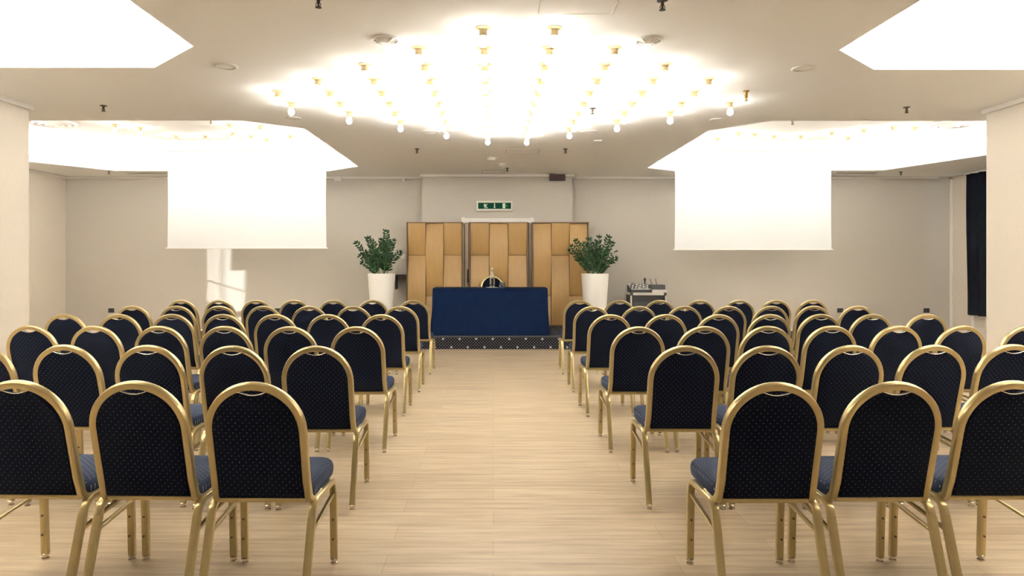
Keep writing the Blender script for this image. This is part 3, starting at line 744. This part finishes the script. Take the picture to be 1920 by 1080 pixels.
# ------------------------------------------------------------------ ceiling fittings
def sprinkler(loc, lb):
    t = empty('sprinkler', loc, 0, lb, 'sprinkler', 'dark fire sprinklers on the ceiling')
    b = MB(); b.lathe([(.034, 0), (.034, -.004), (.024, -.008)], 16); b.build('escutcheon', M['darkgrey'], t, smooth=True)
    b = MB(); b.lathe([(.011, -.006), (.011, -.03), (.007, -.034), (.007, -.055)], 12)
    for s in (-1, 1): b.sweep([(.008 * s, 0, -.028), (.016 * s, 0, -.040), (.008 * s, 0, -.056)], .005, .005, (0, 1, 0))
    b.build('sprinkler_head', M['bolt'], t, smooth=True)
    b = MB(); b.lathe([(.006, -.055), (.020, -.057), (.020, -.060), (.006, -.062)], 14); b.build('deflector', M['darkgrey'], t, smooth=True)
for px, py, z, lb in ((597, -4, CZ, 'top edge of the photo, left of the bulb cluster'), (1242, 1, CZ, 'top edge of the photo, right of the bulb cluster'),
    (194, 198, CZ, 'left of the cluster before the far left recess'), (1700, 201, CZ, 'right of the cluster before the far right recess'),
    (782, 279, CZ, 'behind the cluster on its left'), (1060, 279, CZ, 'behind the cluster on its right'),
    (204, 320, CZ, 'close to the back wall left of the left screen'), (1689, 322, CZ, 'close to the back wall right of the right screen'),
    (951, 315, CZ, 'close to the wall above the exit sign'), (1111, 203, CZ, 'among the bulbs right of the middle'),
    (395, 224, CT, 'inside the far left ceiling recess'), (1486, 226, CT, 'inside the far right ceiling recess')):
    sprinkler(onz(px, py, z), f'small dark fire sprinkler, {lb}')
for px, py, nm in ((723, 73, 'left'), (1216, 75, 'right')):
    p = onz(px, py, CZ)
    t = empty('air_diffuser', p, 0, f'round white ceiling air outlet just {nm} of the front bulbs', 'air outlet', 'round white air outlets by the front bulbs')
    b = MB(); b.lathe([(.100, 0), (.102, -.006), (.092, -.014), (.084, -.012), (.080, -.004)], 32, cap1=False); b.build('rim', M['whitep'], t, smooth=True)
    b = MB(); b.lathe([(.078, -.004), (.060, -.018), (.030, -.026), (.004, -.028)], 32); b.build('diffuser_cone', M['whitep'], t, smooth=True)
    for k in range(8):
        a = k * PI / 4; b = MB(); b.sweep([(.082 * math.cos(a), .082 * math.sin(a), -.010), (.036 * math.cos(a), .036 * math.sin(a), -.030)], .006, .004, (0, 0, 1)); b.build('vane', M['whitep'], t)
for px, py, r, lb in ((424, 124, .095, 'between the near left recess and the bulbs'), (1506, 128, .095, 'between the near right recess and the bulbs'),
    (778, 184, .075, 'among the bulbs on the left'), (1135, 185, .075, 'among the bulbs on the right'), (550, 221, .085, 'behind the leftmost bulbs'),
    (1345, 224, .085, 'behind the rightmost bulbs'), (807, 247, .11, 'behind the bulbs left of centre'), (1105, 247, .11, 'behind the bulbs right of centre')):
    t = empty('ceiling_speaker', onz(px, py, CZ), 0, f'flat round white ceiling speaker, {lb}', 'ceiling speaker', 'flat round ceiling speakers')
    b = MB(); b.lathe([(r, 0), (r, -.004), (r * .86, -.009), (r * .80, -.006)], 32, cap1=False); b.build('speaker_rim', M['whitep'], t, smooth=True)
    b = MB(); b.lathe([(r * .81, -.003), (r * .4, -.005), (r * .1, -.006)], 32); b.build('speaker_grille', M['ceil'], t, smooth=True)
for px, py, r, lb in ((921, 299, .085, 'nearer one of the two above the stage'), (941, 309.5, .07, 'farther one of the two above the stage')):
    t = empty('smoke_detector', onz(px, py - 3, CZ), 0, f'white smoke detector on the ceiling, {lb}', 'smoke detector', 'smoke detectors above the stage')
    b = MB(); b.lathe([(r, 0), (r, -.012), (r * .8, -.016)], 24); b.build('detector_base', M['whitep'], t, smooth=True)
    b = MB(); b.lathe([(r * .75, -.014), (r * .72, -.034), (r * .45, -.044), (.004, -.046)], 24); b.build('detector_head', M['whitep'], t, smooth=True)
p = onz(1121, 263, CZ); b = MB(); b.box(p.x - .05, p.x + .05, p.y - .03, p.y + .03, CZ - .016, CZ); o = b.build('ceiling_sensor', M['whitep'], bevel=.004); tag(o, 'small white box on the ceiling behind the bulbs, right of centre', 'sensor')
p = onz(1010, 262, CZ)
for x0, y0, x1, y1, lb in ((1010, -14, 1146, 25, 'at the top edge of the photo'), (949, 278.5, 1008, 288, 'above the stage, behind the bulbs'), (905, 319, 945, 325, 'close to the wall above the exit sign')):
    a = onz((x0 + x1) / 2, y1, CZ); c_ = onz((x0 + x1) / 2, y0, CZ); wd = (x1 - x0) * a.y / F / 2; ym, yM = c_.y, a.y
    if ym > yM: ym, yM = yM, ym
    b = MB(); b.box(a.x - wd, a.x + wd, ym, yM, CZ - .003, CZ); t = b.build('access_hatch', M['ceil'], bevel=.001); tag(t, f'flush square ceiling access hatch {lb}', 'hatch', 'access hatches in the ceiling')
    b = MB()
    for q in ((a.x - wd - .006, a.x - wd, ym, yM), (a.x + wd, a.x + wd + .006, ym, yM), (a.x - wd, a.x + wd, ym - .006, ym), (a.x - wd, a.x + wd, yM, yM + .006)): b.box(*q, CZ - .0035, CZ)
    b.build('hatch_frame', M['bronze'], t)
for px, py, nm in ((97, 229.5, 'left'), (1787, 232, 'right')):
    p = onz(px, py, CT); t = empty('round_ceiling_vent', p, 0, f'large round ringed vent inside the far {nm} ceiling recess', 'vent', 'large round vents in the far recesses')
    for k, r in enumerate((.33, .25, .17, .09)):
        b = MB(); b.lathe([(r, 0), (r, -.015 - .008 * k), (r - .02, -.030 - .010 * k), (r - .045, -.022 - .006 * k), (r - .05, 0)], 40, cap1=False, cap0=False); b.build('vent_ring', M['trim'], t, smooth=True)
for px, nm in ((275, 'left'), (1605, 'right')):
    p = onz(px, 324, CZ); b = MB(); b.box(p.x - .37, p.x + .37, p.y - .045, p.y + .045, CZ - .008, CZ); t = b.build('slot_vent', M['silver'], bevel=.002); tag(t, f'narrow slot vent in the ceiling by the back wall beside {nm} screen', 'vent', 'slot vents by the back wall')
    for s in (-.02, .012):
        b = MB(); b.box(p.x - .35, p.x + .35, p.y + s, p.y + s + .014, CZ - .0095, CZ - .007); b.build('slot', M['black'], t)
